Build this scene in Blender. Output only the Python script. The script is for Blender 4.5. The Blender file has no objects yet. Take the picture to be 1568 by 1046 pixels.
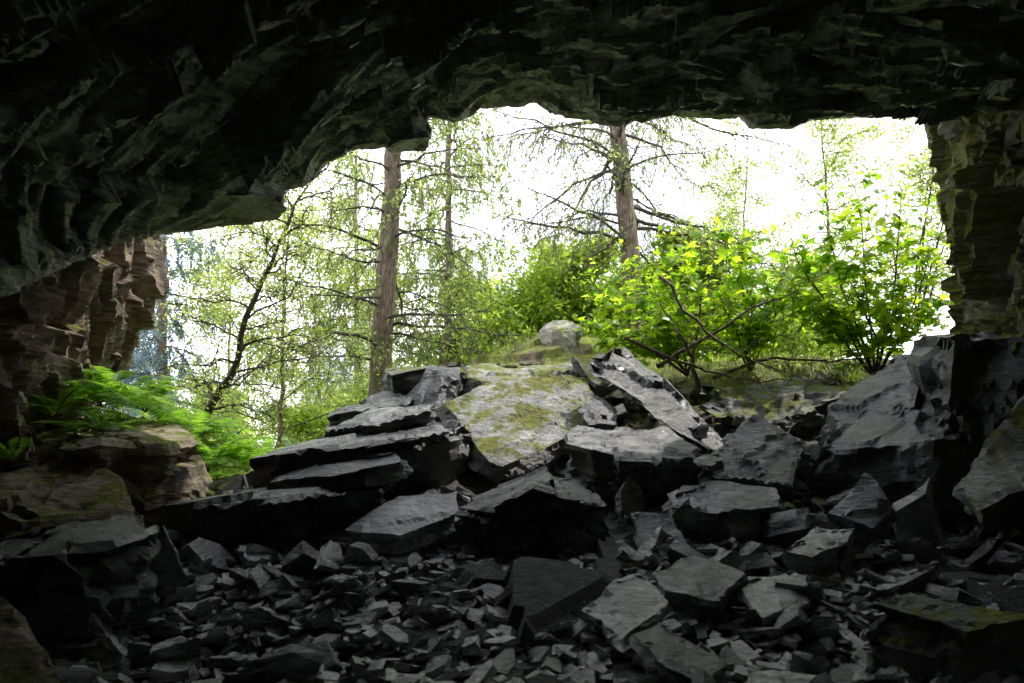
import bpy, bmesh, math, random
import numpy as np
from mathutils import Vector

scene = bpy.context.scene
# ------------------------------------------------------------------ noise
def hsh(i, j, k, seed):
    h = (i * 374761393 + j * 668265263 + k * 1442695041 + seed * 1013904223) & 0xffffffff
    h = ((h ^ (h >> 13)) * 1274126177) & 0xffffffff
    h = ((h ^ (h >> 15)) * 1103515245) & 0xffffffff
    return (h ^ (h >> 16)) / 4294967296.0

def facet(P, scale, seed, slope=0.9):
    """angular broken-rock field: every cell is its own tilted plane"""
    P = np.asarray(P, float) / np.asarray(scale, float)
    C = np.floor(P).astype(np.int64)
    best = np.full(len(P), 1e9)
    out = np.zeros(len(P))
    for dx in (-1, 0, 1):
        for dy in (-1, 0, 1):
            for dz in (-1, 0, 1):
                i, j, k = C[:, 0] + dx, C[:, 1] + dy, C[:, 2] + dz
                f = np.stack([i + hsh(i, j, k, seed), j + hsh(i, j, k, seed + 1), k + hsh(i, j, k, seed + 2)], 1)
                d = P - f
                d2 = (d ** 2).sum(1)
                n = np.stack([hsh(i, j, k, seed + 3), hsh(i, j, k, seed + 4), hsh(i, j, k, seed + 5)], 1) * 2 - 1
                val = (hsh(i, j, k, seed + 6) - .5) + slope * (d * n).sum(1)
                m = d2 < best
                best = np.where(m, d2, best)
                out = np.where(m, val, out)
    return out

def vnoise(P, scale, seed):
    P = np.asarray(P, float) / np.asarray(scale, float)
    C = np.floor(P).astype(np.int64)
    f = P - C
    f = f * f * (3 - 2 * f)
    r = 0
    for dx in (0, 1):
        for dy in (0, 1):
            for dz in (0, 1):
                w = (f[:, 0] if dx else 1 - f[:, 0]) * (f[:, 1] if dy else 1 - f[:, 1]) * (f[:, 2] if dz else 1 - f[:, 2])
                r = r + w * hsh(C[:, 0] + dx, C[:, 1] + dy, C[:, 2] + dz, seed)
    return r - .5

# ------------------------------------------------------------------ mesh accumulation
class Acc:
    def __init__(s):
        s.v = []; s.f = []; s.n = 0
    def add(s, v, faces, mat=0):
        v = np.asarray(v, float).reshape(-1, 3)
        faces = np.asarray(faces, np.int64)
        s.v.append(v); s.f.append((faces + s.n, mat)); s.n += len(v)

def build(name, acc, mats, smooth=False, parent=None, origin=None):
    V = np.concatenate(acc.v)
    o = np.array(origin, float) if origin is not None else V.mean(0)
    me = bpy.data.meshes.new(name)
    me.vertices.add(len(V))
    me.vertices.foreach_set('co', (V - o).astype(np.float32).ravel())
    loops = np.concatenate([f.ravel() for f, m in acc.f])
    tot = np.concatenate([np.full(len(f), f.shape[1]) for f, m in acc.f])
    mi = np.concatenate([np.full(len(f), m) for f, m in acc.f])
    st = np.concatenate([[0], np.cumsum(tot)[:-1]])
    me.loops.add(len(loops)); me.loops.foreach_set('vertex_index', loops.astype(np.int32))
    me.polygons.add(len(tot))
    me.polygons.foreach_set('loop_start', st.astype(np.int32))
    me.polygons.foreach_set('loop_total', tot.astype(np.int32))
    me.polygons.foreach_set('material_index', mi.astype(np.int32))
    me.polygons.foreach_set('use_smooth', np.full(len(tot), smooth))
    for m in mats: me.materials.append(m)
    me.update(calc_edges=True); me.validate()
    ob = bpy.data.objects.new(name, me)
    ob.location = o
    scene.collection.objects.link(ob)
    return ob

def grid_faces(m, n):
    a = np.arange(m * n).reshape(m, n)
    return np.stack([a[:-1, :-1].ravel(), a[:-1, 1:].ravel(), a[1:, 1:].ravel(), a[1:, :-1].ravel()], 1)

def grid_normals(G):
    du = np.gradient(G, axis=0); dv = np.gradient(G, axis=1)
    n = np.cross(du, dv)
    return n / (np.linalg.norm(n, axis=2, keepdims=True) + 1e-9)

def tube(acc, pts, rads, sides=6, mat=0):
    pts = np.asarray(pts, float); n = len(pts)
    t = np.gradient(pts, axis=0)
    t /= np.linalg.norm(t, axis=1, keepdims=True) + 1e-9
    ref = np.array([.31, .2, .93]) if abs(t[:, 2]).mean() < .8 else np.array([1., .13, .1])
    a = np.cross(t, ref); a /= np.linalg.norm(a, axis=1, keepdims=True) + 1e-9
    b = np.cross(t, a)
    th = np.arange(sides) * 2 * math.pi / sides
    r = np.asarray(rads, float)[:, None, None]
    V = pts[:, None, :] + r * (np.cos(th)[None, :, None] * a[:, None, :] + np.sin(th)[None, :, None] * b[:, None, :])
    idx = np.arange(n * sides).reshape(n, sides)
    nx = np.roll(idx, -1, axis=1)
    F = np.stack([idx[:-1].ravel(), nx[:-1].ravel(), nx[1:].ravel(), idx[1:].ravel()], 1)
    acc.add(V, F, mat)

# ------------------------------------------------------------------ materials
def new_mat(name):
    m = bpy.data.materials.new(name); m.use_nodes = True
    nt = m.node_tree; nt.nodes.clear()
    out = nt.nodes.new('ShaderNodeOutputMaterial')
    return m, nt, out
def N(nt, t, **kw):
    n = nt.nodes.new(t)
    for k, v in kw.items(): setattr(n, k, v)
    return n
def noise_node(nt, vec, scale, detail=3, rough=.6, dist=0):
    n = N(nt, 'ShaderNodeTexNoise')
    n.inputs['Scale'].default_value = scale; n.inputs['Detail'].default_value = detail
    n.inputs['Roughness'].default_value = rough; n.inputs['Distortion'].default_value = dist
    nt.links.new(vec, n.inputs['Vector']); return n.outputs['Fac']
def ramp(nt, fac, stops):
    r = N(nt, 'ShaderNodeValToRGB')
    el = r.color_ramp.elements
    while len(el) < len(stops): el.new(.5)
    for e, (p, c) in zip(el, stops):
        e.position = p; e.color = (*c, 1) if len(c) == 3 else c
    nt.links.new(fac, r.inputs['Fac']); return r.outputs['Color']
def g(v): return (v, v, v)
def mixc(nt, fac, a, b, mode='MIX'):
    m = N(nt, 'ShaderNodeMix', data_type='RGBA', blend_type=mode)
    for s, x in ((m.inputs[0], fac), (m.inputs[6], a), (m.inputs[7], b)):
        if hasattr(x, 'type') and hasattr(x, 'is_linked'): nt.links.new(x, s)
        else: s.default_value = x if isinstance(x, float) else (*x, 1)
    return m.outputs[2]
def math_n(nt, op, a, b):
    m = N(nt, 'ShaderNodeMath', operation=op)
    for s, x in ((m.inputs[0], a), (m.inputs[1], b)):
        if hasattr(x, 'is_linked'): nt.links.new(x, s)
        else: s.default_value = x
    return m.outputs[0]

def rock_mat(name, c1, c2, c3, rough=.5, moss=0., bed=(0, 0, 0), bump=.6, moss_col=((.06, .085, .008), (.26, .27, .03)), streak=.5, spec=.5, mup=(.05, .6), bsc=7, zs=5):
    m, nt, out = new_mat(name)
    geo = N(nt, 'ShaderNodeNewGeometry')
    mp = N(nt, 'ShaderNodeMapping'); mp.inputs['Rotation'].default_value = bed; mp.inputs['Scale'].default_value = (1, 1, zs)
    nt.links.new(geo.outputs['Position'], mp.inputs['Vector'])
    pos = geo.outputs['Position']; lay = mp.outputs['Vector']
    big = noise_node(nt, pos, 2.4, 5, .72)
    col = ramp(nt, big, [(.34, c1), (.5, c2), (.66, c3)])
    st = noise_node(nt, lay, 4.5, 5, .75)
    col = mixc(nt, float(streak), col, ramp(nt, st, [(.33, g(.25)), (.67, g(1.75))]), 'MULTIPLY')
    rg = ramp(nt, st, [(.35, g(max(.12, rough - .14))), (.65, g(rough + .2))])
    if moss > 0:
        sep = N(nt, 'ShaderNodeSeparateXYZ'); nt.links.new(geo.outputs['Normal'], sep.inputs[0])
        mr = N(nt, 'ShaderNodeMapRange'); mr.inputs['From Min'].default_value = mup[0]; mr.inputs['From Max'].default_value = mup[1]
        nt.links.new(sep.outputs[2], mr.inputs['Value'])
        mn = ramp(nt, noise_node(nt, pos, 2.6, 5, .78), [(.62 - .25 * moss, g(0)), (.68 - .2 * moss, g(1))])
        mf = mixc(nt, 1., mr.outputs[0], mn, 'MULTIPLY')
        mc = ramp(nt, noise_node(nt, pos, 14, 3), [(.3, moss_col[0]), (.7, moss_col[1])])
        col = mixc(nt, mf, col, mc)
        rg = mixc(nt, mf, rg, g(.95))
    b = N(nt, 'ShaderNodeBsdfPrincipled')
    nt.links.new(col, b.inputs['Base Color']); nt.links.new(rg, b.inputs['Roughness'])
    b.inputs['Specular IOR Level'].default_value = spec
    h = noise_node(nt, lay, bsc, 6, .74)
    bp = N(nt, 'ShaderNodeBump'); bp.inputs['Strength'].default_value = bump; bp.inputs['Distance'].default_value = .06
    nt.links.new(h, bp.inputs['Height']); nt.links.new(bp.outputs[0], b.inputs['Normal'])
    nt.links.new(b.outputs[0], out.inputs[0])
    return m

M_ceil = rock_mat('cave_roof_slate', (.12, .145, .115), (.26, .295, .24), (.46, .48, .40), .28, 0, (.5, .7, 0), 1., streak=.9, spec=1., bsc=5)
M_slate = rock_mat('slate_dark', (.022, .025, .029), (.058, .061, .067), (.15, .153, .158), .24, .0, (.25, .15, 0), .7, spec=1., zs=3, streak=.75)
M_slate2 = rock_mat('slate_blue_grey', (.04, .044, .05), (.11, .114, .122), (.27, .275, .28), .22, .0, (-.3, .35, 0), .7, spec=1., zs=4, streak=.75)
M_rub = rock_mat('slate_chips', (.10, .105, .11), (.24, .245, .25), (.48, .48, .48), .22, .0, (.4, .3, 0), .4, spec=1.)
M_slate_m = rock_mat('slate_mossy', (.04, .045, .045), (.10, .105, .105), (.24, .24, .22), .34, .62, (.3, -.2, 0), .8, streak=.7)
M_lich = rock_mat('slate_lichen', (.06, .065, .07), (.19, .195, .20), (.42, .42, .42), .24, .74, (.3, .1, 0), .7, spec=.9, zs=3, streak=.7)
M_wallL = rock_mat('wall_red_slate', (.10, .075, .06), (.28, .20, .145), (.42, .36, .30), .5, .35, (0, 1.25, .3), .9, streak=.85, mup=(-.4, .5))
M_wallR = rock_mat('wall_grey_slate', (.06, .062, .05), (.17, .165, .135), (.36, .35, .31), .5, .9, (0, 1.1, -.3), .9, streak=.85, mup=(-.8, -.1))
M_ledge = rock_mat('ledge_slate', (.10, .085, .06), (.26, .215, .16), (.38, .33, .25), .55, .64, (.2, .5, 0), 1.0, streak=.9)
M_pale = rock_mat('pale_rock', (.22, .21, .19), (.40, .38, .35), (.5, .48, .45), .7, .6, (0, 0, 0), .8)

def ground_mat():
    m, nt, out = new_mat('ground_mat')
    geo = N(nt, 'ShaderNodeNewGeometry'); pos = geo.outputs['Position']
    sep = N(nt, 'ShaderNodeSeparateXYZ'); nt.links.new(pos, sep.inputs[0])
    inside = ramp(nt, noise_node(nt, pos, 8, 4), [(.3, (.03, .032, .035)), (.7, (.10, .10, .10))])
    soil = ramp(nt, noise_node(nt, pos, 6, 4, .7), [(.3, (.05, .035, .02)), (.7, (.17, .12, .075))])
    moss = ramp(nt, noise_node(nt, pos, 9, 4), [(.3, (.08, .11, .014)), (.7, (.28, .29, .045))])
    outc = mixc(nt, ramp(nt, noise_node(nt, pos, 1.3, 4, .7), [(.42, g(0)), (.50, g(1))]), soil, moss)
    mr = N(nt, 'ShaderNodeMapRange'); mr.inputs['From Min'].default_value = 9.3; mr.inputs['From Max'].default_value = 10.6
    nt.links.new(math_n(nt, 'ADD', sep.outputs[1], noise_node(nt, pos, 2, 3)), mr.inputs['Value'])
    col = mixc(nt, mr.outputs[0], inside, outc)
    b = N(nt, 'ShaderNodeBsdfPrincipled'); b.inputs['Roughness'].default_value = .8
    nt.links.new(col, b.inputs['Base Color'])
    bp = N(nt, 'ShaderNodeBump'); bp.inputs['Strength'].default_value = .9; bp.inputs['Distance'].default_value = .08
    nt.links.new(noise_node(nt, pos, 11, 5, .75), bp.inputs['Height']); nt.links.new(bp.outputs[0], b.inputs['Normal'])
    nt.links.new(b.outputs[0], out.inputs[0]); return m
M_ground = ground_mat()

def bark_mat(name, a, b_, c, moss=True):
    m, nt, out = new_mat(name)
    geo = N(nt, 'ShaderNodeNewGeometry'); pos = geo.outputs['Position']
    mp = N(nt, 'ShaderNodeMapping'); mp.inputs['Scale'].default_value = (1, 1, .22); nt.links.new(pos, mp.inputs['Vector'])
    f = noise_node(nt, mp.outputs[0], 22, 4, .7)
    col = ramp(nt, f, [(.35, a), (.5, b_), (.68, c)])
    b = N(nt, 'ShaderNodeBsdfPrincipled'); b.inputs['Roughness'].default_value = .85
    if moss:
        col = mixc(nt, ramp(nt, noise_node(nt, pos, 2.2, 3, .7), [(.5, g(0)), (.62, g(.8))]), col, (.12, .13, .04))
        bp = N(nt, 'ShaderNodeBump'); bp.inputs['Strength'].default_value = 1; bp.inputs['Distance'].default_value = .04
        nt.links.new(f, bp.inputs['Height']); nt.links.new(bp.outputs[0], b.inputs['Normal'])
    nt.links.new(col, b.inputs['Base Color'])
    nt.links.new(b.outputs[0], out.inputs[0]); return m
M_bark = bark_mat('larch_bark', (.07, .05, .038), (.21, .155, .115), (.40, .33, .26))
M_twig = bark_mat('dark_twigs', (.035, .028, .022), (.08, .065, .05), (.14, .12, .09), False)

def leaf_mat(name, c1, c2, c3, trans=.5, gloss=.35, tm=(2.2, 2.1, 1.1)):
    m, nt, out = new_mat(name)
    geo = N(nt, 'ShaderNodeNewGeometry'); pos = geo.outputs['Position']
    f = math_n(nt, 'ADD', math_n(nt, 'MULTIPLY', geo.outputs['Random Per Island'], .6), math_n(nt, 'MULTIPLY', noise_node(nt, pos, 1.3, 2), .5))
    col = ramp(nt, f, [(.25, c1), (.5, c2), (.8, c3)])
    b = N(nt, 'ShaderNodeBsdfPrincipled'); b.inputs['Roughness'].default_value = gloss
    nt.links.new(col, b.inputs['Base Color'])
    t = N(nt, 'ShaderNodeBsdfTranslucent')
    nt.links.new(mixc(nt, 1., col, tm, 'MULTIPLY'), t.inputs['Color'])
    mx = N(nt, 'ShaderNodeMixShader'); mx.inputs[0].default_value = trans
    nt.links.new(b.outputs[0], mx.inputs[1]); nt.links.new(t.outputs[0], mx.inputs[2])
    nt.links.new(mx.outputs[0], out.inputs[0]); return m
L_larch = leaf_mat('larch_needles', (.12, .17, .045), (.20, .27, .08), (.30, .37, .12), .55, .6, (2.3, 2.2, 1.6))
L_pale = leaf_mat('pale_leaves', (.16, .22, .045), (.25, .33, .09), (.35, .42, .14), .6, .5, (2.2, 2.1, 1.6))
L_blue = leaf_mat('spruce_needles', (.09, .14, .14), (.15, .22, .24), (.21, .30, .34), .4, .6, (2, 2.1, 2.2))
L_syc = leaf_mat('sycamore_leaves', (.07, .18, .012), (.19, .35, .02), (.34, .47, .045), .68, .38, (2.4, 2.1, 1.2))
L_bush = leaf_mat('bush_leaves', (.12, .20, .03), (.22, .32, .05), (.32, .42, .09), .6, .45, (2.3, 2.15, 1.4))
L_fern = leaf_mat('fern_fronds', (.06, .15, .018), (.12, .25, .035), (.20, .35, .06), .55, .5)

# ------------------------------------------------------------------ terrain
def ground_h(x, y):
    x = np.asarray(x, float); y = np.asarray(y, float)
    prof = np.interp(y, [-12, 3, 4.5, 5.5, 6.3, 7, 8, 9.5, 11, 12, 20, 60, 400], [0, 0, .15, .48, .6, .85, 1.35, 2.3, 3.0, 3.2, 3.4, 4.0, 4])
    cap = np.interp(x, [-30, -8, -4.5, -3.5, -2.8, -2, -1, 0, 4, 6, 9, 20], [1.5, .6, .7, 1.1, 1.5, 2.4, 3.1, 4.2, 4.2, 4.4, 5.5, 8])
    far = np.clip((y - 30) / 60, 0, 1)
    cap = cap * (1 - far) + 4.0 * far
    z = np.minimum(prof, cap)
    sx = np.where(x < .9, 1.8, 2.4)
    z = z + 1.05 * np.exp(-((x - .9) / sx) ** 2 - ((y - 13.6) / 1.7) ** 2) + .35 * np.exp(-((x - 4.8) / 2.2) ** 2 - ((y - 11.6) / 1.0) ** 2)
    return z
def gh(x, y): return float(ground_h(np.array([x]), np.array([y]))[0])

def axis(parts):
    return np.concatenate([np.linspace(a, b, n, endpoint=False) for a, b, n in parts] + [[parts[-1][1]]])
gx = axis([(-400, -60, 8), (-60, -12, 16), (-12, -6, 24), (-6, 8, 170), (8, 14, 24), (14, 60, 14), (60, 400, 8)])
gy = axis([(-300, -40, 6), (-40, -4, 14), (-4, 3, 30), (3, 15, 150), (15, 30, 50), (30, 90, 20), (90, 500, 10)])
X, Y = np.meshgrid(gx, gy, indexing='ij')
Z = ground_h(X, Y)
P = np.stack([X, Y, Z], 2).reshape(-1, 3)
P[:, 2] += .16 * facet(P * [1, 1, 0], .7, 5) * np.clip((60 - abs(P[:, 1])) / 40, 0, 1) + .25 * vnoise(P * [1, 1, 0], 2.3, 6)
a = Acc(); a.add(P, grid_faces(len(gx), len(gy)))
build('ground', a, [M_ground], origin=(0, 0, 0))

# ------------------------------------------------------------------ cave roof / vault
lip = np.array([(-6.2, 2.2, 1.9), (-5.0, 3.6, 2.1), (-4.25, 4.5, 2.32), (-4.31, 5.5, 2.94), (-4.31, 6.8, 3.80), (-4.10, 7.6, 4.26), (-3.54, 7.8, 4.43), (-3.10, 7.8, 4.46),
 (-2.98, 8.0, 4.88), (-2.54, 8.1, 5.05), (-2.33, 8.2, 5.38), (-1.96, 8.2, 5.56), (-1.38, 8.0, 5.48), (-1.24, 8.1, 5.62), (-1.13, 8.3, 6.02), (-.70, 8.3, 5.92), (-.42, 8.5, 6.20),
 (.10, 8.6, 6.30), (.24, 8.6, 6.38), (.56, 8.5, 6.14), (1.23, 8.4, 5.98), (1.69, 8.4, 5.99), (2.0, 8.5, 6.12), (2.94, 8.5, 6.10), (3.07, 8.4, 5.91), (3.58, 8.4, 5.91),
 (3.88, 8.5, 6.06), (5.07, 8.5, 6.13), (5.76, 8.4, 6.04), (6.6, 8.4, 5.9), (8.0, 8.2, 5.6)])
seg = np.concatenate([[0], np.cumsum(np.linalg.norm(np.diff(lip, axis=0), axis=1))])
T = np.linspace(0, 1, 480)
LP = np.stack([np.interp(T * seg[-1], seg, lip[:, c]) for c in range(3)], 1)
ker = np.ones(41) / 41
LS = np.stack([np.convolve(np.pad(LP[:, c], 20, mode='edge'), ker, 'valid') for c in range(3)], 1)
bx = np.interp(T, [0, .2, .35, .6, .85, 1], [-5.6, -4.6, -2.6, 1.0, 4.6, 7.0])
bz = np.interp(T, [0, .15, .3, .5, .7, .9, 1], [.2, 1.6, 3.1, 3.9, 4.0, 3.0, 1.6])
B1 = np.stack([bx, np.full_like(bx, 1.0), bz], 1)
B2 = B1 * [1, 0, .9] + [0, -7, 0]
B3 = B1 * [.2, 0, .1] + [0, -11, 0]
rows = []
E1 = LP + [0, .3, .6]; E2 = LS + [0, .4, 3.2]; E3 = LS * [1.3, 0, 0] + [0, 4, 12.5]; E4 = LS * [1.6, 0, 0] + [0, -14, 13.5]
for A_, B_, n in ((E4, E3, 6), (E3, E2, 8), (E2, E1, 14), (E1, LP, 8)):
    for k in range(n): rows.append(A_ + (B_ - A_) * k / n)
i0 = len(rows)
ns = 250
for k in range(ns):
    s = k / ns
    bl = max(0., 1 - s / .16) ** 1.5
    base_ = LP * bl + (LS + [0, 0, .06]) * (1 - bl)
    q = base_ + (B1 - LS) * s
    q[:, 2] += .3 * math.sin(math.pi * s) * np.sin(np.pi * T)
    rows.append(q)
for A_, B_, n in ((B1, B2, 20), (B2, B3, 12)):
    for k in range(n): rows.append(A_ + (B_ - A_) * k / n)
rows.append(B3)
G = np.array(rows)
Pf = G.reshape(-1, 3)
ctr = np.stack([Pf[:, 0] * .35, Pf[:, 1], np.full(len(Pf), 1.0)], 1)
nf = -(Pf - ctr); nf = nf / np.linalg.norm(nf, axis=1, keepdims=True)
k_ = np.arange(len(rows))
wb = np.repeat(np.clip(abs(k_ - i0 - 2) / 30., .0, 1), G.shape[1])
ws = np.repeat(np.clip(.35 + abs(k_ - i0) / 12., 0, 1), G.shape[1])
def rot(P, rx, ry, rz=0):
    cx, sx, cy, sy, cz, sz = math.cos(rx), math.sin(rx), math.cos(ry), math.sin(ry), math.cos(rz), math.sin(rz)
    R = np.array([[1, 0, 0], [0, cx, -sx], [0, sx, cx]]) @ np.array([[cy, 0, sy], [0, 1, 0], [-sy, 0, cy]]) @ np.array([[cz, -sz, 0], [sz, cz, 0], [0, 0, 1]])
    return P @ R.T
Q = rot(Pf, .75, .45, .5)
Q = Q + np.stack([vnoise(Pf, 1.6, 31), vnoise(Pf, 1.6, 32), vnoise(Pf, 1.6, 33)], 1) * .2
d = wb * (.44 * facet(Q, (2.2, 1.3, .8), 11, .8) + .24 * facet(Q, (1.2, .6, .30), 12, .7)) + ws * (.10 * facet(Q, (.6, .28, .13), 13, .6) + .03 * facet(Q, (.25, .13, .07), 14))
Pf = Pf + nf * d[:, None]
a = Acc(); a.add(Pf, grid_faces(*G.shape[:2]))
build('cave_roof', a, [M_ceil], origin=(0, 0, 0))

# ------------------------------------------------------------------ side walls
def wall(name, ys, xf, zs, mat, seed, amp, flip=1):
    YY, ZZ = np.meshgrid(ys, zs, indexing='ij')
    XX, YY2 = xf(YY, ZZ)
    G = np.stack([XX, YY2, ZZ], 2)
    n = grid_normals(G).reshape(-1, 3); P = G.reshape(-1, 3)
    Q = rot(P, .2, 1.15 * flip, .2)
    Q = Q + np.stack([vnoise(P, 1.2, seed + 31), vnoise(P, 1.2, seed + 32), vnoise(P, 1.2, seed + 33)], 1) * .2
    d = amp * (.42 * facet(Q, (1.9, 1.2, .5), seed, .7) + .24 * facet(Q, (1.0, .5, .2), seed + 7, .7) + .09 * facet(Q, (.4, .22, .08), seed + 9))
    P = P + n * d[:, None]
    a = Acc(); a.add(P, grid_faces(len(ys), len(zs)))
    return build(name, a, [mat])
def xl(y, z):
    x = np.interp(y, [-6, 2, 5, 9.3, 11], [-5.3, -4.8, -4.6, -5.0, -9.0])
    x = x - .42 * np.clip((4.9 - z) / 1.7, -.3, 2.0) * np.clip((y - 5) / 4, 0, 1)
    yy = np.where(y > 9.3, 9.3 + (y - 9.3) * .35, y)
    return x, yy
wall('left_rock_wall', np.concatenate([np.linspace(-6, 4, 40, endpoint=False), np.linspace(4, 9.3, 150, endpoint=False), np.linspace(9.3, 11, 40)]), xl, np.linspace(-.6, 8.5, 200), M_wallL, 60, .85)
def xr(y, z):
    x = np.interp(y, [-6, 4, 7, 9.6, 11.4], [6.2, 5.1, 5.25, 6.45, 10.5])
    x = x - .10 * (z - 4) * np.clip((y - 6) / 3, 0, 1)
    yy = np.where(y > 9.6, 9.6 + (y - 9.6) * .35, y)
    return x, yy
wall('right_rock_wall', np.concatenate([np.linspace(-6, 5, 40, endpoint=False), np.linspace(5, 9.6, 130, endpoint=False), np.linspace(9.6, 11.4, 40)]), xr, np.linspace(-.6, 8.5, 200), M_wallR, 90, .8, -1)

# ------------------------------------------------------------------ slabs
def slab(name, top, drop, mat, seed, L=.085, amp=.04, grow=.1, ledge=1., step=1.):
    rng = random.Random(seed)
    top = [Vector(p) for p in top]
    c = sum(top, Vector()) / len(top)
    out = []
    for i in range(len(top)):
        p, q = top[i], top[(i + 1) % len(top)]
        out.append(p)
        e = q - p
        if e.length > .25:
            m_ = p + e * rng.uniform(.35, .65)
            out.append(m_ + (m_ - c) * rng.uniform(-.12, .10))
    top = out
    nrm = Vector()
    for i in range(len(top)):
        p, q = top[i] - c, top[(i + 1) % len(top)] - c
        nrm += p.cross(q)
    nrm.normalize()
    D = Vector(drop)
    if nrm.dot(D) > 0:
        top.reverse(); nrm = -nrm
    n = len(top)
    rings = [top]
    rings.append([p + D * rng.uniform(.25, .5) + (p - c) * rng.uniform(-.02, grow * 1.6) for p in top])
    rings.append([p + D * rng.uniform(.85, 1.1) + (p - c) * rng.uniform(-.25, grow) for p in top])
    bm = bmesh.new()
    vr = [[bm.verts.new(p) for p in r] for r in rings]
    bm.faces.new(vr[0])
    for k in range(2):
        for i in range(n):
            j = (i + 1) % n
            bm.faces.new((vr[k][j], vr[k][i], vr[k + 1][i], vr[k + 1][j]))
    bm.faces.new(list(reversed(vr[2])))
    bmesh.ops.triangulate(bm, faces=bm.faces[:])
    for it in range(8):
        es = [e for e in bm.edges if e.calc_length() > L * 1.5]
        if not es: break
        bmesh.ops.subdivide_edges(bm, edges=es, cuts=1)
        bmesh.ops.triangulate(bm, faces=bm.faces[:])
    bmesh.ops.recalc_face_normals(bm, faces=bm.faces[:])
    bm.normal_update()
    co = np.array([v.co[:] for v in bm.verts]); no = np.array([v.normal[:] for v in bm.verts])
    cc = np.array(c); nv = np.array(nrm)
    rel = co - cc; h = rel @ nv
    outw = rel - h[:, None] * nv; ol = np.linalg.norm(outw, axis=1, keepdims=True) + 1e-6
    side = np.clip(1 - abs(no @ nv) * 1.3, 0, 1) * ledge
    lyr = np.floor((h + .04 * vnoise(co, .5, seed)) / .055).astype(np.int64)
    off = (hsh(lyr, lyr * 0 + seed, lyr * 0, 3) - .6) * .11
    lyr2 = np.floor(h / .16).astype(np.int64)
    off = off + (hsh(lyr2, lyr2 * 0 + seed, lyr2 * 0, 4) - .6) * .14
    co2 = co + outw / ol * (off * side)[:, None]
    flat_ = np.clip(abs(no @ nv) * 1.5 - .4, 0, 1)
    up_face = (no @ nv) > .3
    # top: sheets of slate flaked away along ragged lines
    size = float(ol.mean()); ax1 = np.cross(nv, [.3, .8, .2]); ax1 /= np.linalg.norm(ax1); ax2 = np.cross(nv, ax1)
    fall = np.zeros(len(co))
    for k in range(4):
        th = rng.uniform(0, 6.28); u_ = ax1 * math.cos(th) + ax2 * math.sin(th)
        t_ = rel @ u_ + .30 * size * vnoise(co, .35 * max(size, .3), seed + 20 + k) + .12 * vnoise(co, .12, seed + 30 + k)
        fall -= (t_ > size * rng.uniform(.05, .8)) * rng.uniform(.012, .05) * min(1., size * 1.4)
    co = co2 + nv * (fall * step * up_face)[:, None]
    fl = amp * .8 * vnoise(co, .9, seed + 2) * flat_ + amp * .8 * facet(co, (.9, .9, .9), seed + 4, .6) * flat_ + amp * 1.2 * facet(co, .45, seed + 3) * (1 - flat_)
    co = co + no * fl[:, None]
    bm.verts.index_update()
    F = np.array([[v.index for v in f.verts] for f in bm.faces])
    bm.free()
    a = Acc(); a.add(co, F)
    return build(name, a, [mat])

S = slab
S('slate_slab', [(-.89, 8.6, 2.40), (-.44, 9.0, 2.68), (.3, 9.25, 2.82), (1.09, 9.4, 2.86), (1.27, 9.0, 2.47), (.71, 8.3, 1.98), (-.11, 7.8, 1.59), (-.39, 7.9, 1.76)], (0, .25, -.5), M_lich, 71, .05, .04, .1, 1., .6)
S('slate_slab', [(-.87, 10.3, 3.22), (1.04, 10.8, 3.32), (1.25, 9.8, 2.97), (.5, 9.5, 2.86), (-.23, 9.5, 2.80), (-.67, 9.7, 2.94)], (0, .1, -.7), M_lich, 2, .06, .10)
S('slate_boulder', [(-1.95, 10.0, 3.05), (-1.9, 10.6, 3.25), (-.9, 10.6, 3.3), (-.75, 9.9, 3.2), (-.85, 9.4, 3.05), (-1.75, 9.4, 2.9)], (0, .1, -1.0), M_slate_m, 3, .07, .07)
S('slate_boulder', [(-1.55, 9.3, 2.5), (-1.2, 9.45, 3.05), (-.75, 9.3, 2.98), (-.75, 8.9, 2.5), (-1.1, 8.8, 2.3)], (0, .4, -.5), M_slate, 4, .07, .06)
S('slate_slab', [(-2.6, 9.3, 2.4), (-1.9, 9.6, 2.7), (-1.4, 9.2, 2.6), (-1.5, 8.7, 2.45), (-2.5, 8.8, 2.28)], (0, .1, -.6), M_slate, 5, .07, .06)
S('slate_blade', [(1.12, 8.8, 2.85), (1.38, 9.0, 3.28), (1.62, 8.9, 3.05), (2.1, 8.6, 2.55), (2.67, 8.2, 1.8), (2.35, 7.95, 1.78), (1.5, 8.2, 2.4)], (.24, .3, .0), M_slate, 6, .06, .08, 0)
S('slate_slab', [(.92, 9.6, 3.2), (1.74, 9.7, 3.32), (1.9, 9.5, 2.95), (1.17, 9.2, 2.70)], (0, .4, -.15), M_slate_m, 7)
S('slate_slab', [(.65, 7.6, 1.88), (.87, 8.2, 2.10), (1.89, 8.0, 2.06), (2.17, 7.6, 1.80), (2.04, 7.4, 1.70), (1.21, 7.3, 1.72)], (0, .2, -1.3), M_slate2, 8, .06, .06)
S('slate_boulder', [(.85, 8.4, 2.32), (1.1, 8.6, 2.5), (1.35, 8.4, 2.3), (1.3, 8.1, 2.1), (.95, 8.1, 2.12)], (0, .1, -.4), M_slate, 9, .06)
S('slate_boulder', [(2.69, 7.9, 1.98), (3.09, 8.1, 2.28), (3.27, 8.0, 2.08), (3.56, 7.8, 1.84), (3.10, 7.2, 1.38), (2.3, 7.2, 1.5), (2.01, 7.3, 1.63)], (.05, .5, -.5), M_slate2, 10, .06, .10)
S('slate_slab', [(1.63, 6.9, 1.35), (1.99, 7.2, 1.45), (2.88, 7.1, 1.38), (2.75, 6.7, 1.15), (2.42, 6.6, 1.12), (1.65, 6.7, 1.2)], (0, .2, -.8), M_slate2, 11, .07, .07)
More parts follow.
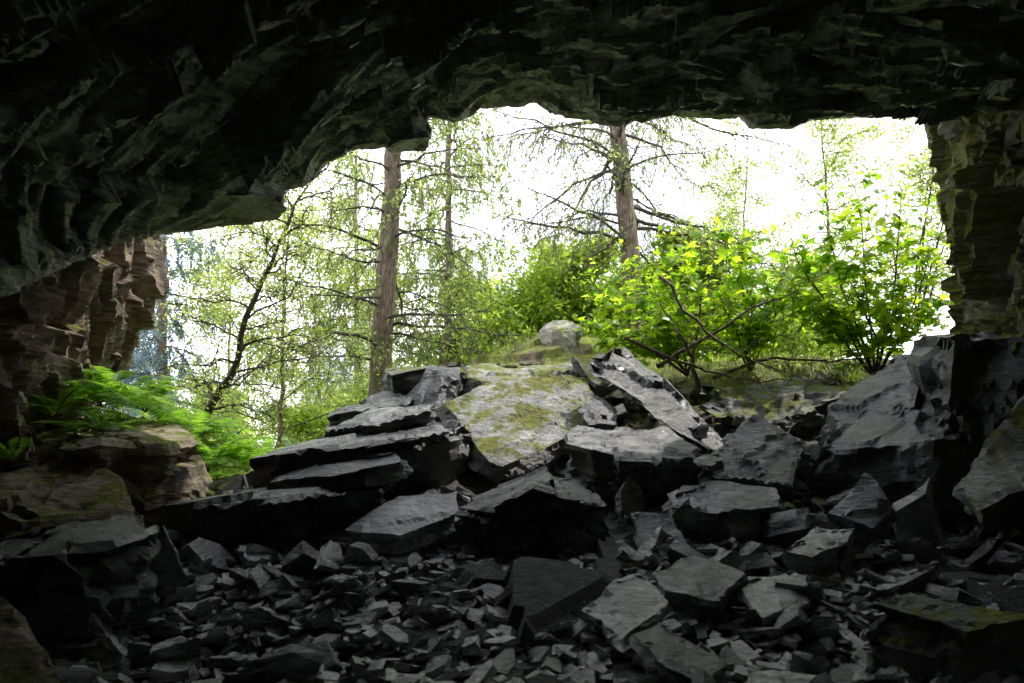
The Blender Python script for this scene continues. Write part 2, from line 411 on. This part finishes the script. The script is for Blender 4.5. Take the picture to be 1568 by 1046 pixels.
S('slate_slab', [(-1.60, 6.25, .95), (-1.18, 6.8, 1.25), (-.58, 6.9, 1.32), (-.53, 6.6, 1.13), (-1.06, 6.15, .93)], (0, .25, -.9), M_rub, 12, .06, .03, .1, 1, .5)
S('slate_boulder', [(-.50, 6.5, 1.16), (-.2, 6.9, 1.33), (.33, 7.0, 1.57), (.75, 6.9, 1.45), (1.0, 6.6, 1.2), (.77, 6.3, 1.25), (.2, 6.2, 1.38), (-.16, 6.2, 1.15)], (0, .35, -1.1), M_slate, 13, .06, .08)
S('slate_slab', [(-3.0, 7.5, 1.66), (-2.80, 8.5, 1.80), (-1.07, 8.6, 2.25), (-.55, 8.0, 2.12), (-.75, 7.5, 2.02), (-1.7, 7.3, 1.86), (-2.6, 7.3, 1.70)], (0, .35, -1.2), M_slate, 14, .07, .09)
S('slate_slab', [(-2.3, 8.1, 2.06), (-1.9, 8.5, 2.28), (-1.0, 8.5, 2.4), (-1.0, 8.0, 2.3), (-1.6, 7.9, 2.12)], (0, .05, -.28), M_slate2, 15, .06, .06)
S('slate_slab', [(-3.6, 6.7, 1.17), (-3.15, 7.6, 1.30), (-1.76, 7.4, 1.50), (-1.35, 6.8, 1.40), (-1.6, 6.5, 1.36), (-3.0, 6.4, 1.20)], (0, .3, -1.0), M_slate, 16, .07, .09)
S('slate_slab', [(-2.6, 7.0, 1.42), (-2.2, 7.4, 1.65), (-1.3, 7.3, 1.74), (-1.2, 7.0, 1.6), (-1.9, 6.8, 1.46)], (0, .1, -.3), M_slate2, 46, .06, .06)
S('slate_boulder', [(4.93, 8.0, 3.15), (5.85, 8.6, 3.35), (6.6, 7.5, 3.1), (5.3, 6.7, 2.9), (4.75, 7.0, 2.9)], (-.1, .1, -2.0), M_slate, 17, .08, .10)
S('slate_slab', [(4.95, 8.5, 3.05), (5.3, 8.2, 3.0), (4.7, 7.6, 2.3), (3.9, 7.7, 2.0), (4.1, 8.5, 2.4)], (.1, .1, -.6), M_slate, 18, .07, .10)
S('slate_slab', [(3.19, 9.5, 2.67), (4.0, 9.9, 2.9), (4.86, 9.8, 2.88), (4.84, 9.2, 2.66), (3.48, 8.8, 2.23), (2.81, 8.9, 2.33)], (0, .1, -.5), M_slate_m, 19, .07, .12)
S('slate_slab', [(3.54, 7.6, 1.83), (4.37, 8.0, 2.32), (4.68, 7.6, 2.23), (4.98, 7.0, 2.0), (4.45, 6.9, 1.85)], (0, .2, -1.2), M_slate, 20, .07, .08)
S('mossy_slab', [(3.92, 5.8, 1.37), (4.22, 5.9, 1.69), (4.75, 6.0, 2.23), (5.1, 6.0, 2.1), (4.27, 5.3, 1.41), (3.84, 5.4, 1.2)], (.4, .3, -.3), M_slate_m, 21, .06, .06)
S('slate_shard', [(3.01, 6.2, 1.12), (3.46, 6.4, 1.52), (3.59, 6.1, 1.16), (3.3, 5.95, 1.0)], (.05, .25, -.25), M_slate2, 22, .06)
S('slate_slab', [(2.37, 5.7, .84), (2.80, 6.0, 1.01), (3.16, 6.0, 1.01), (2.96, 5.75, .89), (2.55, 5.55, .80)], (0, .05, -.25), M_rub, 23, .05, .03)
S('slate_slab', [(1.19, 5.4, .67), (1.55, 5.6, .80), (1.89, 5.3, .69), (1.53, 4.95, .53), (1.20, 5.1, .59)], (0, .05, -.35), M_slate2, 24, .05, .05)
S('slate_slab', [(1.83, 5.2, .59), (2.42, 5.35, .68), (2.26, 5.0, .53), (1.85, 4.8, .45)], (0, .05, -.25), M_rub, 25, .05, .03)
S('slate_slab', [(.51, 4.8, .50), (.8, 5.1, .68), (1.03, 5.15, .70), (1.15, 4.8, .55), (.75, 4.4, .40)], (0, .05, -.15), M_rub, 26, .04, .04)
S('slate_slab', [(.80, 4.25, .46), (.98, 4.35, .50), (1.30, 3.95, .34), (1.12, 3.75, .29), (.88, 3.9, .36)], (0, .05, -.16), M_slate2, 27, .04, .04)
S('slate_boulder', [(2.30, 4.3, .66), (2.77, 4.55, .70), (3.3, 4.1, .6), (2.68, 3.85, .58)], (0, .1, -.7), M_slate_m, 28, .05, .06)
S('slate_boulder', [(-4.3, 4.5, 1.0), (-3.9, 5.4, 1.1), (-3.24, 5.7, 1.19), (-2.75, 5.1, 1.05), (-2.85, 4.6, .95), (-3.5, 4.1, .95)], (0, .25, -1.2), M_slate, 29, .07, .10)
S('mossy_slab', [(-2.95, 3.7, .82), (-2.68, 3.65, .65), (-2.27, 3.3, .42), (-2.4, 3.0, .25), (-2.9, 3.2, .5)], (-.2, .1, -.4), M_ledge, 30, .06)
S('mossy_boulder', [(-5.3, 7.2, 2.0), (-5.2, 8.3, 2.3), (-4.3, 8.5, 2.2), (-3.75, 7.8, 1.85), (-3.75, 7.2, 1.75), (-4.3, 6.7, 1.75)], (-.05, 0, -1.5), M_ledge, 31, .06, .16)
S('mossy_boulder', [(-5.0, 6.0, 1.45), (-4.6, 6.7, 1.65), (-4.0, 6.7, 1.45), (-3.7, 6.4, 1.15), (-4.2, 5.6, 1.15)], (-.05, 0, -1.1), M_ledge, 32, .06, .14)
S('mossy_boulder', [(-4.3, 8.8, 1.35), (-3.6, 9.0, 1.5), (-3.1, 8.7, 1.55), (-3.2, 8.1, 1.4), (-4.1, 8.1, 1.25)], (0, 0, -.7), M_ledge, 33, .07, .09)
S('hanging_block', [(-1.6, 7.6, 5.75), (-1.2, 7.5, 5.85), (-.98, 7.8, 6.0), (-1.15, 8.1, 6.0), (-1.6, 8.0, 5.9)], (.08, .05, -.45), M_ceil, 34, .06, .05, 0)
S('hanging_block', [(-3.5, 7.2, 4.85), (-2.9, 7.1, 4.9), (-2.7, 7.6, 5.0), (-3.0, 7.9, 4.9), (-3.6, 7.8, 4.8)], (.05, .05, -.36), M_ceil, 36, .06, .06, 0)
S('pale_boulder', [(.62, 12.45, 4.30), (.72, 12.75, 4.44), (1.0, 12.8, 4.50), (1.22, 12.6, 4.38), (1.18, 12.25, 4.18), (.75, 12.15, 4.12)], (0, -.1, -.6), M_pale, 35, .06, .08, .2)

def shard(x, y, s, seed, mat, steep=None):
    rng = random.Random(seed)
    az = rng.uniform(0, 6.28); tilt = steep if steep is not None else rng.uniform(.35, 1.25)
    n_ = Vector((math.cos(az) * math.sin(tilt), math.sin(az) * math.sin(tilt), math.cos(tilt)))
    u_ = n_.cross(Vector((rng.uniform(-1, 1), rng.uniform(-1, 1), rng.uniform(-.2, .6)))).normalized(); v_ = n_.cross(u_)
    c = Vector((x, y, gh(x, y) + s * .38 + .05))
    shp = [(-.55, -.3), (-.2, .32), (.35, .28), (1.0, rng.uniform(-.1, .25)), (.45, -.33), (-.1, -.42)]
    pts = [c + u_ * a_ * s * rng.uniform(.8, 1.15) + v_ * b_ * s * rng.uniform(.7, 1.2) for a_, b_ in shp]
    S('slate_shard', pts, -n_ * s * rng.uniform(.2, .5), mat, seed, max(.035, s * .14), .04, .02, .45)
rng = random.Random(909)
spots = [(2.45, 7.9), (3.5, 8.2), (3.9, 7.4), (2.9, 6.6), (3.3, 7.0), (4.1, 6.6), (1.5, 6.6), (2.2, 6.2), (1.1, 6.1), (3.8, 6.2), (4.4, 7.2), (-.6, 7.4), (.2, 7.6), (-1.5, 7.2), (-2.1, 7.7), (-2.9, 7.2),
         (-.9, 8.3), (1.3, 7.1), (2.6, 8.9), (-1.9, 8.9), (-2.5, 6.1), (-2.9, 5.6), (-2.1, 5.7), (-1.6, 6.0), (2.0, 8.6), (3.0, 9.2), (-1.2, 9.0), (4.6, 8.2), (-.2, 9.6), (1.6, 9.9),
         (3.1, 7.6), (2.6, 7.2), (3.6, 6.8), (1.9, 7.2), (4.3, 6.0), (3.4, 8.8), (-.4, 9.3), (-2.3, 6.6)]
for k, (x, y) in enumerate(spots):
    shard(x + rng.uniform(-.1, .1), y + rng.uniform(-.1, .1), rng.uniform(.28, .62), 500 + k, [M_slate, M_slate2, M_rub][k % 3])
for k in range(54):
    x = rng.uniform(-3.2, 4.4); y = rng.uniform(3.9, 6.4)
    if -1.0 < x < .7 and k % 4: continue
    shard(x, y, rng.uniform(.14, .36), 600 + k, [M_slate2, M_rub][k % 2], rng.uniform(.1, .9))

# ------------------------------------------------------------------ rubble: small & medium broken slate
def stone(rng, sx, sy, sz):
    n = rng.randint(4, 6)
    th = sorted([(i + rng.uniform(-.3, .3)) * 2 * math.pi / n for i in range(n)])
    t = [(math.cos(a) * sx * rng.uniform(.65, 1.1), math.sin(a) * sy * rng.uniform(.65, 1.1)) for a in th]
    tx, ty = rng.uniform(-.3, .3), rng.uniform(-.3, .3)
    V = [(x, y, sz * (.5 + tx * x / sx * .6 + ty * y / sy * .6)) for x, y in t] + [(x * rng.uniform(.8, 1.25), y * rng.uniform(.8, 1.25), -sz * .5) for x, y in t]
    tris = [(0, i, i + 1) for i in range(1, n - 1)] + [(n, n + i + 1, n + i) for i in range(1, n - 1)]
    quads = [((i + 1) % n, i, n + i, n + (i + 1) % n) for i in range(n)]
    return np.array(V), np.array(tris), np.array(quads)
def scatter(name, count, xr_, yr_, smin, smax, seed, mat, tilt=.45, lift=.3, power=2.2, flat=(.25, .5), keep=None):
    rng = random.Random(seed); a = Acc()
    for _ in range(count):
        x, y = rng.uniform(*xr_), rng.uniform(*yr_)
        if keep and not keep(x, y, rng): continue
        s = smin + (smax - smin) * rng.random() ** power
        V, t, q = stone(rng, s * .6, s * rng.uniform(.3, .55), s * rng.uniform(*flat))
        V = rot(V, rng.gauss(-.05, tilt), rng.gauss(0, tilt), 0)
        az = rng.uniform(0, 6.28); V = rot(V, 0, 0, az)
        V = V + [x, y, gh(x, y) + s * rng.uniform(0, lift) + .03]
        a.add(V, t); a.f.append((q + a.n - len(V), 0))
    return build(name, a, [mat])
scatter('slate_rubble', 7500, (-4.2, 5.0), (3.0, 6.6), .04, .26, 41, M_rub, tilt=.35, flat=(.10, .3))
scatter('slate_rubble', 160, (-4.0, 5.2), (3.2, 6.6), .2, .5, 42, M_slate2, .5, .35, 1.6, (.10, .3), keep=lambda x, y, r: not (-1.2 < x < .9 and y < 6.6))
scatter('slate_rubble', 900, (-3.6, 5.2), (6.6, 10.6), .08, .42, 43, M_slate_m, .45, .25, 2, (.10, .3))

# ------------------------------------------------------------------ foliage helpers
def unit(v): return v / (np.linalg.norm(v, axis=-1, keepdims=True) + 1e-9)
def diamonds(acc, C, l, w, R, mat, flat=0.):
    C = np.asarray(C, float); n = len(C)
    if n == 0: return
    a = R.normal(size=(n, 3)); a[:, 2] *= (1 - flat); a = unit(a)
    b = unit(np.cross(a, R.normal(size=(n, 3)) * [1 - flat, 1 - flat, 1] + [0, 0, flat * 1.5]))
    ll = (l * R.uniform(.6, 1.3, n))[:, None]; ww = (w * R.uniform(.6, 1.3, n))[:, None]
    V = np.stack([C - a * ll, C - b * ww, C + a * ll, C + b * ww], 1).reshape(-1, 3)
    acc.add(V, np.arange(4 * n).reshape(n, 4), mat)
def bpath(p0, d, L, n, droop, wob, R, upturn=0):
    t = np.linspace(0, 1, n)[:, None]
    p = np.asarray(p0) + np.asarray(d) * L * t
    p[:, 2] += (-droop * L * t[:, 0] ** 2 + upturn * L * t[:, 0] ** 4)
    wv = np.cumsum(R.normal(size=(n, 3)) * wob * L / n, axis=0); wv[0] = 0
    return p + wv
def at(path, s):
    k = s * (len(path) - 1); i = min(int(k), len(path) - 2); f = k - i
    return path[i] * (1 - f) + path[i + 1] * f, unit(path[i + 1] - path[i])
def resample(path, n):
    path = np.asarray(path, float)
    sg = np.concatenate([[0], np.cumsum(np.linalg.norm(np.diff(path, axis=0), axis=1))])
    u = np.linspace(0, sg[-1], n)
    return np.stack([np.interp(u, sg, path[:, c]) for c in range(3)], 1)

def larch(name, path, r0, t0, blen, seed, nb=60, dens=1., leafm=None, bare=0., nl=.05, nw=.02, fine=1.):
    R = np.random.default_rng(seed); acc = Acc()
    tr = resample(path, 26); tt = np.linspace(0, 1, 26)
    tr[2:] += R.normal(size=(24, 3)) * [.02, .02, 0]
    rad = r0 * (1 - tt) ** .75 + .015; rad[0] *= 1.35; rad[1] *= 1.1
    tube(acc, tr, rad, 12, 0)
    tufts = []
    for k in range(nb):
        s = t0 + (1 - t0) * (k + R.uniform(0, 1)) / nb
        p, _ = at(tr, min(s, .995))
        az = R.uniform(0, 2 * math.pi)
        L = (blen * (1 - s) ** .6 + .3) * R.uniform(.55, 1.15)
        el = R.uniform(-.05, .35)
        d = np.array([math.cos(az) * math.cos(el), math.sin(az) * math.cos(el), math.sin(el)])
        bp = bpath(p, d, L, 9, R.uniform(.25, .5), .16, R, .15)
        rb = .032 * (L / 3.) + .008
        tube(acc, bp, np.linspace(rb, .006, 9), 4, 1)
        m = int(L / .2 * fine)
        for j in range(m):
            u = .15 + .85 * (j + R.uniform(0, .8)) / m
            q, tg = at(bp, min(u, .99))
            sd = np.cross(tg, [0, 0, 1]); sd = sd / (np.linalg.norm(sd) + 1e-6) * (1 if j % 2 else -1)
            dd = unit(sd + tg * R.uniform(.3, 1.0) + np.array([0, 0, R.uniform(-.4, .15)]))
            l2 = L * R.uniform(.15, .36) * (1.15 - u * .6)
            sp = bpath(q, dd, l2, 5, R.uniform(.3, .9), .25, R)
            tube(acc, sp, np.linspace(.010, .004, 5), 3, 1)
            for h in range(3):
                e, tg2 = at(sp, R.uniform(.3, 1))
                l3 = R.uniform(.15, .5)
                hp = bpath(e, unit(tg2 * .7 + np.array([0, 0, -.7]) + R.normal(size=3) * .3), l3, 3, .3, .2, R)
                tube(acc, hp, [.006, .005, .003], 3, 1)
                if R.random() > bare:
                    nt_ = int(l3 / .035 * dens)
                    tufts.append(hp[0] + (hp[-1] - hp[0]) * R.random((nt_, 1)) + R.normal(size=(nt_, 3)) * .025)
            if R.random() > bare:
                nt_ = int(l2 / .035 * dens)
                if nt_: tufts.append(sp[0] + (sp[-1] - sp[0]) * R.random((nt_, 1)) + R.normal(size=(nt_, 3)) * .035)
    if tufts:
        C = np.concatenate(tufts)
        diamonds(acc, C, nl, nw, R, 2)
    return build(name, acc, [M_bark, M_twig, leafm or L_larch], smooth=False, origin=tr[0])

def broadleaf(name, path, r0, t0, blen, seed, nb=26, leaf=.05, nleaf=40, leafm=None, spread=.22, up=.5, sub=6, flat=.3, bark=None):
    R = np.random.default_rng(seed); acc = Acc()
    tr = resample(path, 20); tt = np.linspace(0, 1, 20)
    tr[1:] += R.normal(size=(19, 3)) * [.02, .02, 0]
    tube(acc, tr, r0 * (1 - tt * .9), 9, 0)
    C = []
    for k in range(nb):
        s = t0 + (1 - t0) * (k + R.uniform(0, 1)) / nb
        p, tg = at(tr, min(s, .995)); az = R.uniform(0, 2 * math.pi)
        L = blen * (1.15 - s * .6) * R.uniform(.5, 1.15)
        d = unit(np.array([math.cos(az), math.sin(az), up + R.uniform(-.3, .3)]))
        bp = bpath(p, d, L, 7, R.uniform(0, .35), .3, R)
        tube(acc, bp, np.linspace(r0 * .32 * (1 - s * .5), .006, 7), 5, 1)
        for j in range(sub):
            u = .25 + .75 * (j + R.random()) / sub
            q, t2 = at(bp, min(u, .99))
            dd = unit(t2 * .7 + R.normal(size=3) * .8)
            l2 = L * R.uniform(.2, .42)
            sp = bpath(q, dd, l2, 5, .15, .35, R)
            tube(acc, sp, np.linspace(.012, .004, 5), 3, 1)
            for h in range(3):
                e, t3 = at(sp, R.uniform(.3, 1)); l3 = l2 * R.uniform(.3, .7)
                tp = bpath(e, unit(t3 + R.normal(size=3) * .9), l3, 4, .2, .3, R)
                tube(acc, tp, np.linspace(.006, .003, 4), 3, 1)
                m = int(nleaf * R.uniform(.2, 1.2))
                if m:
                    C.append(tp[0] + (tp[-1] - tp[0]) * R.random((m, 1)) * 1.1 + R.normal(size=(m, 3)) * spread * [1, 1, .5] * .5)
    if C: diamonds(acc, np.concatenate(C), leaf, leaf * .62, R, 2, flat)
    return build(name, acc, [bark or M_bark, M_twig, leafm or L_bush], origin=tr[0])

def dup(ob, name, loc, rz, sc=1.):
    o = bpy.data.objects.new(name, ob.data); o.location = loc; o.rotation_euler = (0, 0, rz); o.scale = (sc,) * 3
    scene.collection.objects.link(o); return o

# main larches
A1 = larch('larch_tree', [(-2.85, 14, 2.4), (-2.8, 14, 4.0), (-2.6, 14, 7.0), (-2.45, 14, 9.0), (-2.2, 14, 13), (-2.1, 14, 17)], .24, .10, 3.3, 1, 76, .55, L_larch, .35)
A2 = larch('larch_tree', [(3.0, 16, 3.8), (2.95, 16, 6.5), (2.72, 16, 8.5), (2.55, 16, 10.5), (2.3, 16, 15), (2.2, 16, 19)], .26, .20, 5.0, 2, 105, .5, L_larch, .62, fine=1.3)
A3 = larch('larch_tree', [(-1.9, 18.5, 2.8), (-1.8, 18.5, 8), (-1.7, 18.5, 16)], .12, .12, 3.0, 3, 80, .95, L_larch, .08, .06, .026)
A4 = larch('spruce_tree', [(-9.1, 17, .6), (-9.1, 17, 8), (-9.1, 17, 13)], .14, .03, 2.5, 4, 80, 1.1, L_blue, .08, .07, .024)
dup(A3, 'larch_tree', (-5.4, 23, 1.3), 2.5, 1.0)
dup(A4, 'spruce_tree', (-12.5, 20.5, .8), 2, 1.1)

# slender trees on the left
B1_ = broadleaf('slender_birch', [(-5.5, 11, .9), (-5.27, 11, 2.1), (-5.05, 11, 2.74), (-4.6, 11, 3.29), (-4.5, 11, 3.95), (-4.28, 11, 4.61), (-3.95, 11, 5.27), (-3.67, 11, 5.93), (-3.1, 11, 6.9)], .085, .25, 1.7, 11, 32, .030, 9, L_pale, .3, .5, 7, .2, M_twig)
B2_ = broadleaf('birch_tree', [(-5.2, 14.5, .9), (-5.1, 14.5, 4), (-4.9, 14.4, 8.5)], .065, .08, 2.2, 12, 32, .042, 24, L_pale, .4, .4, 7, .2, M_bark)
dup(B2_, 'birch_tree', (-7.6, 17.5, .8), 2, 1.0); dup(B2_, 'birch_tree', (-3.9, 19.5, 1.5), 4, .9); dup(B2_, 'birch_tree', (-6.4, 21.5, 1.0), 5.5, 1.1)
dup(B2_, 'birch_tree', (11.2, 16, 4.6), 5, 1.15); dup(B2_, 'birch_tree', (8.6, 17.5, 4.4), 3, 1.05); dup(B2_, 'birch_tree', (6.6, 19, 4.2), .5, 1.0)
# rounded bushes in the middle distance
C1 = broadleaf('hazel_bush', [(1.3, 18.5, 3.4), (1.3, 18.5, 5.4), (1.4, 18.5, 7.4)], .08, .05, 2.5, 21, 36, .08, 38, L_bush, .55, .55, 8, .4)
dup(C1, 'hazel_bush', (-.7, 21.0, 3.2), 2.1, .95); dup(C1, 'hazel_bush', (5.0, 18, 3.6), 4.0, .9); dup(C1, 'hazel_bush', (-5.4, 17.5, .2), 3.0, .65)
dup(C1, 'hazel_bush', (-3.4, 19, 1.2), 1.0, .6); dup(C1, 'hazel_bush', (8.6, 19, 4.0), .4, .8); dup(C1, 'hazel_bush', (-8.2, 16.5, .0), 5.2, .6); dup(C1, 'hazel_bush', (3.2, 20, 3.4), 5.2, .9)
for k in range(9):
    r_ = random.Random(k)
    dup(C1, 'hazel_bush', (-24 + k * 6 + r_.uniform(-1, 1), 38 + r_.uniform(-4, 5), 1.5), r_.uniform(0, 6), 1.1 + r_.uniform(0, .3))

# sycamore saplings with big palmate leaves
ang = np.radians([-90, -55, -30, 5, 35, 90, 145, 175, 210, 235]); rr = np.array([.2, .62, .42, .92, .5, 1.05, .5, .92, .42, .62])
LT = np.concatenate([[[0, 0, .06]], np.stack([np.cos(ang) * rr, np.sin(ang) * rr, -.18 * rr ** 2], 1)])
LF = np.array([(0, i, i % 10 + 1) for i in range(1, 11)])
def palm_leaves(acc, C, size, R, mat, tilt=.45):
    n = len(C)
    nz = unit(np.array([0, -.3, .9]) + R.normal(size=(n, 3)) * tilt)
    ax = unit(np.cross(nz, R.normal(size=(n, 3)))); ay = np.cross(nz, ax)
    s = (size * R.uniform(.5, 1.3, n))[:, None, None]
    V = C[:, None, :] + s * (LT[None, :, 0:1] * ax[:, None] + LT[None, :, 1:2] * ay[:, None] + LT[None, :, 2:3] * nz[:, None])
    F = (LF[None] + (np.arange(n) * 11)[:, None, None]).reshape(-1, 3)
    acc.add(V.reshape(-1, 3), F, mat)
def sycamore(name, base, stems, seed, size=.12, per=11, mat=None):
    R = np.random.default_rng(seed); acc = Acc(); C = []
    for tip, bend in stems:
        base_ = np.array(base, float); tip = np.array(tip, float)
        mid = (base_ + tip) / 2 + np.array(bend, float)
        p = resample([base_, base_ * .4 + mid * .6 + R.normal(size=3) * .05, mid, mid * .4 + tip * .6 + R.normal(size=3) * .06, tip], 12)
        tube(acc, p, np.linspace(.022, .005, 12), 6, 0)
        for j in range(14):
            u = .22 + .78 * (j + R.random()) / 14
            q, tg = at(p, min(u, .99))
            dd = unit(tg * .5 + R.normal(size=3) * [1, 1, .35])
            l2 = R.uniform(.3, .9) * (1.2 - .5 * u)
            sp = bpath(q, dd, l2, 6, -.05, .25, R)
            tube(acc, sp, np.linspace(.008, .003, 6), 4, 0)
            for h in range(per):
                e, _ = at(sp, R.uniform(.15, 1.0))
                o = e + R.normal(size=3) * [.12, .12, .035]
                tube(acc, [e, o], [.003, .002], 3, 0)
                C.append(o)
    palm_leaves(acc, np.array(C), size, R, 1, .45)
    return build(name, acc, [M_twig, mat or L_syc], origin=base)
z0 = (0, 0, 0)
sycamore('sycamore_sapling', (2.9, 10.8, 3.1), [((1.3, 10.4, 3.8), (-.1, 0, .2)), ((1.9, 10.5, 4.5), (0, 0, .1)), ((2.5, 10.6, 4.9), (0, 0, .1)), ((3.1, 10.3, 4.8), (0, -.1, 0)), ((1.6, 10.2, 3.5), (0, -.1, .1)), ((2.3, 10.2, 3.9), z0)], 51)
sycamore('sycamore_sapling', (5.9, 10.6, 3.0), [((4.6, 10.5, 4.3), (0, 0, .2)), ((4.9, 10.4, 5.7), (-.1, 0, .1)), ((5.5, 10.5, 6.1), z0), ((6.2, 10.4, 5.9), (.1, 0, 0)), ((5.4, 10.2, 4.9), z0), ((4.4, 10.3, 5.2), (-.1, 0, .1)), ((6.6, 10.3, 5.0), (.1, 0, 0)), ((5.9, 10.1, 4.4), z0), ((6.5, 10.3, 4.2), z0), ((5.0, 10.1, 4.0), z0)], 52)
sycamore('sycamore_sapling', (4.1, 11.2, 3.2), [((3.4, 11, 4.6), (0, 0, .1)), ((4.0, 11.1, 5.2), z0), ((4.6, 11, 4.9), z0), ((3.6, 10.8, 4.0), z0), ((4.4, 10.7, 4.2), z0), ((3.8, 11, 5.6), z0)], 53)
sycamore('sycamore_sapling', (7.4, 12, 4.0), [((6.7, 12, 6.3), (0, 0, .1)), ((7.4, 11.5, 7.6), z0), ((7.9, 11, 8.2), z0), ((8.2, 12, 6.6), z0), ((7.6, 11.6, 8.4), z0)], 54, .08, 12, L_pale)
sycamore('sycamore_sapling', (2.2, 12.3, 3.8), [((1.5, 12.2, 5.0), z0), ((2.2, 12.2, 5.4), z0), ((2.8, 12.2, 5.5), z0), ((3.3, 12.2, 5.8), z0)], 55, .09, 12)

# dead fallen boughs across the bank
def bough(name, pts, r0, seed, tw=14):
    R = np.random.default_rng(seed); acc = Acc(); p = resample(pts, 14); p[1:-1] += R.normal(size=(12, 3)) * .02
    tube(acc, p, np.linspace(r0, .006, 14), 7, 0)
    for j in range(tw):
        q, tg = at(p, R.uniform(.15, .98)); sp = bpath(q, unit(tg + R.normal(size=3) * .8), R.uniform(.2, .7), 5, .1, .35, R)
        tube(acc, sp, np.linspace(.007, .003, 5), 4, 0)
    build(name, acc, [M_bark])
bough('fallen_branch', [(2.9, 9.9, 2.4), (2.75, 9.8, 3.0), (2.6, 9.7, 3.4), (2.2, 9.7, 4.0)], .06, 6, 6)
bough('fallen_branch', [(2.2, 9.9, 3.1), (2.9, 9.8, 3.5), (3.6, 9.8, 3.95), (4.4, 10.0, 4.3)], .04, 1)
bough('fallen_branch', [(1.6, 9.6, 3.5), (2.4, 9.6, 3.15), (3.4, 9.7, 2.85), (4.4, 9.9, 2.9)], .032, 2)
bough('fallen_branch', [(2.2, 9.7, 4.4), (2.7, 9.6, 3.7), (3.4, 9.6, 3.15), (4.3, 9.7, 2.9)], .028, 3)
bough('exposed_roots', [(3.2, 10.4, 3.0), (4.0, 10.2, 3.3), (4.9, 10.2, 3.25), (5.8, 10.3, 3.3)], .03, 5, 60)

# ferns
def fern(name, base, n, L, seed):
    R = np.random.default_rng(seed); acc = Acc()
    for k in range(n):
        az = R.uniform(0, 6.28)
        el = R.uniform(.5, 1.3)
        d = np.array([math.cos(az) * math.cos(el), math.sin(az) * math.cos(el), math.sin(el)])
        l = L * R.uniform(.6, 1.1)
        p = bpath(base, d, l, 22, R.uniform(.35, .7), .05, R)
        tube(acc, p, np.linspace(.005, .0015, 22), 3, 0)
        t = np.gradient(p, axis=0); t = unit(t)
        sd = unit(np.cross(t, [0, 0, 1.]))
        V = []
        for i in range(3, 22):
            u = i / 21; pl = l * .24 * math.sin(math.pi * min(1, (1.06 - u) ** .8)) ** .8 + .004
            for s_ in (-1, 1):
                dr = unit(sd[i] * s_ + t[i] * .35 - np.array([0, 0, .25]))
                w_ = t[i] * (l * .019)
                V += [p[i] - w_, p[i] + dr * pl * .5 - w_ * .8, p[i] + dr * pl, p[i] + dr * pl * .5 + w_ * .8]
        V = np.array(V); acc.add(V, np.arange(len(V)).reshape(-1, 4), 1)
    return build(name, acc, [M_twig, L_fern], origin=base)
fern('fern', (-5.1, 8.1, 2.3), 30, 1.15, 1); fern('fern', (-4.6, 8.2, 2.25), 28, 1.1, 2); fern('fern', (-5.2, 7.4, 2.1), 22, .95, 3); fern('fern', (-4.6, 7.3, 1.95), 16, .7, 9)
fern('fern', (-4.0, 8.6, 1.5), 24, .95, 4); fern('fern', (-3.6, 8.9, 1.5), 22, .9, 5); fern('fern', (-4.4, 8.9, 1.9), 24, 1.1, 6); fern('fern', (-4.5, 5.9, 1.6), 12, .4, 7); fern('fern', (-3.9, 9.6, 1.5), 22, 1.0, 8)
fern('fern', (-3.3, 10.2, 1.6), 22, .9, 10); fern('fern', (-4.8, 10.2, 1.4), 22, 1.1, 11)
# grass / moss tufts on the bank, one object
R = np.random.default_rng(5); acc = Acc()
n = 9000
x = R.uniform(-2.6, 6.5, n); y = R.uniform(10.6, 15, n); z = ground_h(x, y)
base = np.stack([x, y, z], 1); tip = base + np.stack([R.normal(size=n) * .05, R.normal(size=n) * .05, R.uniform(.06, .2, n)], 1)
sd = unit(R.normal(size=(n, 3)) * [1, 1, 0]) * .008
acc.add(np.stack([base - sd, base + sd, tip], 1).reshape(-1, 3), np.arange(3 * n).reshape(n, 3))
build('grass', acc, [L_pale])

# ------------------------------------------------------------------ light, sky, camera
sd_ = Vector((.60, .28, 1.05)).normalized()
el = math.asin(sd_.z); az = math.atan2(sd_.x, sd_.y)
w_ = bpy.data.worlds.new('World'); scene.world = w_; w_.use_nodes = True
nt = w_.node_tree; nt.nodes.clear()
wo = N(nt, 'ShaderNodeOutputWorld'); bg = N(nt, 'ShaderNodeBackground'); bg.inputs['Strength'].default_value = .15
sky = N(nt, 'ShaderNodeTexSky', sky_type='NISHITA'); sky.sun_disc = False; sky.sun_elevation = el; sky.sun_rotation = az
tc = N(nt, 'ShaderNodeTexCoord')
cl = noise_node(nt, tc.outputs['Generated'], 2.2, 4, .55)
cf = ramp(nt, cl, [(.40, g(.12)), (.52, g(1))])
col = mixc(nt, cf, sky.outputs[0], (24, 24.6, 26.2))
nt.links.new(col, bg.inputs[0]); nt.links.new(bg.outputs[0], wo.inputs[0])
sl = bpy.data.lights.new('sun', 'SUN'); sl.energy = 5; sl.angle = math.radians(.6); sl.color = (1, .95, .86)
so = bpy.data.objects.new('sun', sl); so.rotation_euler = sd_.to_track_quat('Z', 'Y').to_euler(); so.location = (5, 5, 20); scene.collection.objects.link(so)

cam = bpy.data.cameras.new('camera'); co_ = bpy.data.objects.new('camera', cam); scene.collection.objects.link(co_)
co_.location = (0, 0, 1.5); co_.rotation_euler = (math.radians(90), 0, 0)
cam.lens = 22.96; cam.sensor_width = 36; cam.shift_y = .1276; cam.clip_end = 1500
cam.dof.use_dof = True; cam.dof.focus_distance = 9; cam.dof.aperture_fstop = 1.6
scene.camera = co_
scene.view_settings.view_transform = 'Standard'; scene.view_settings.look = 'None'
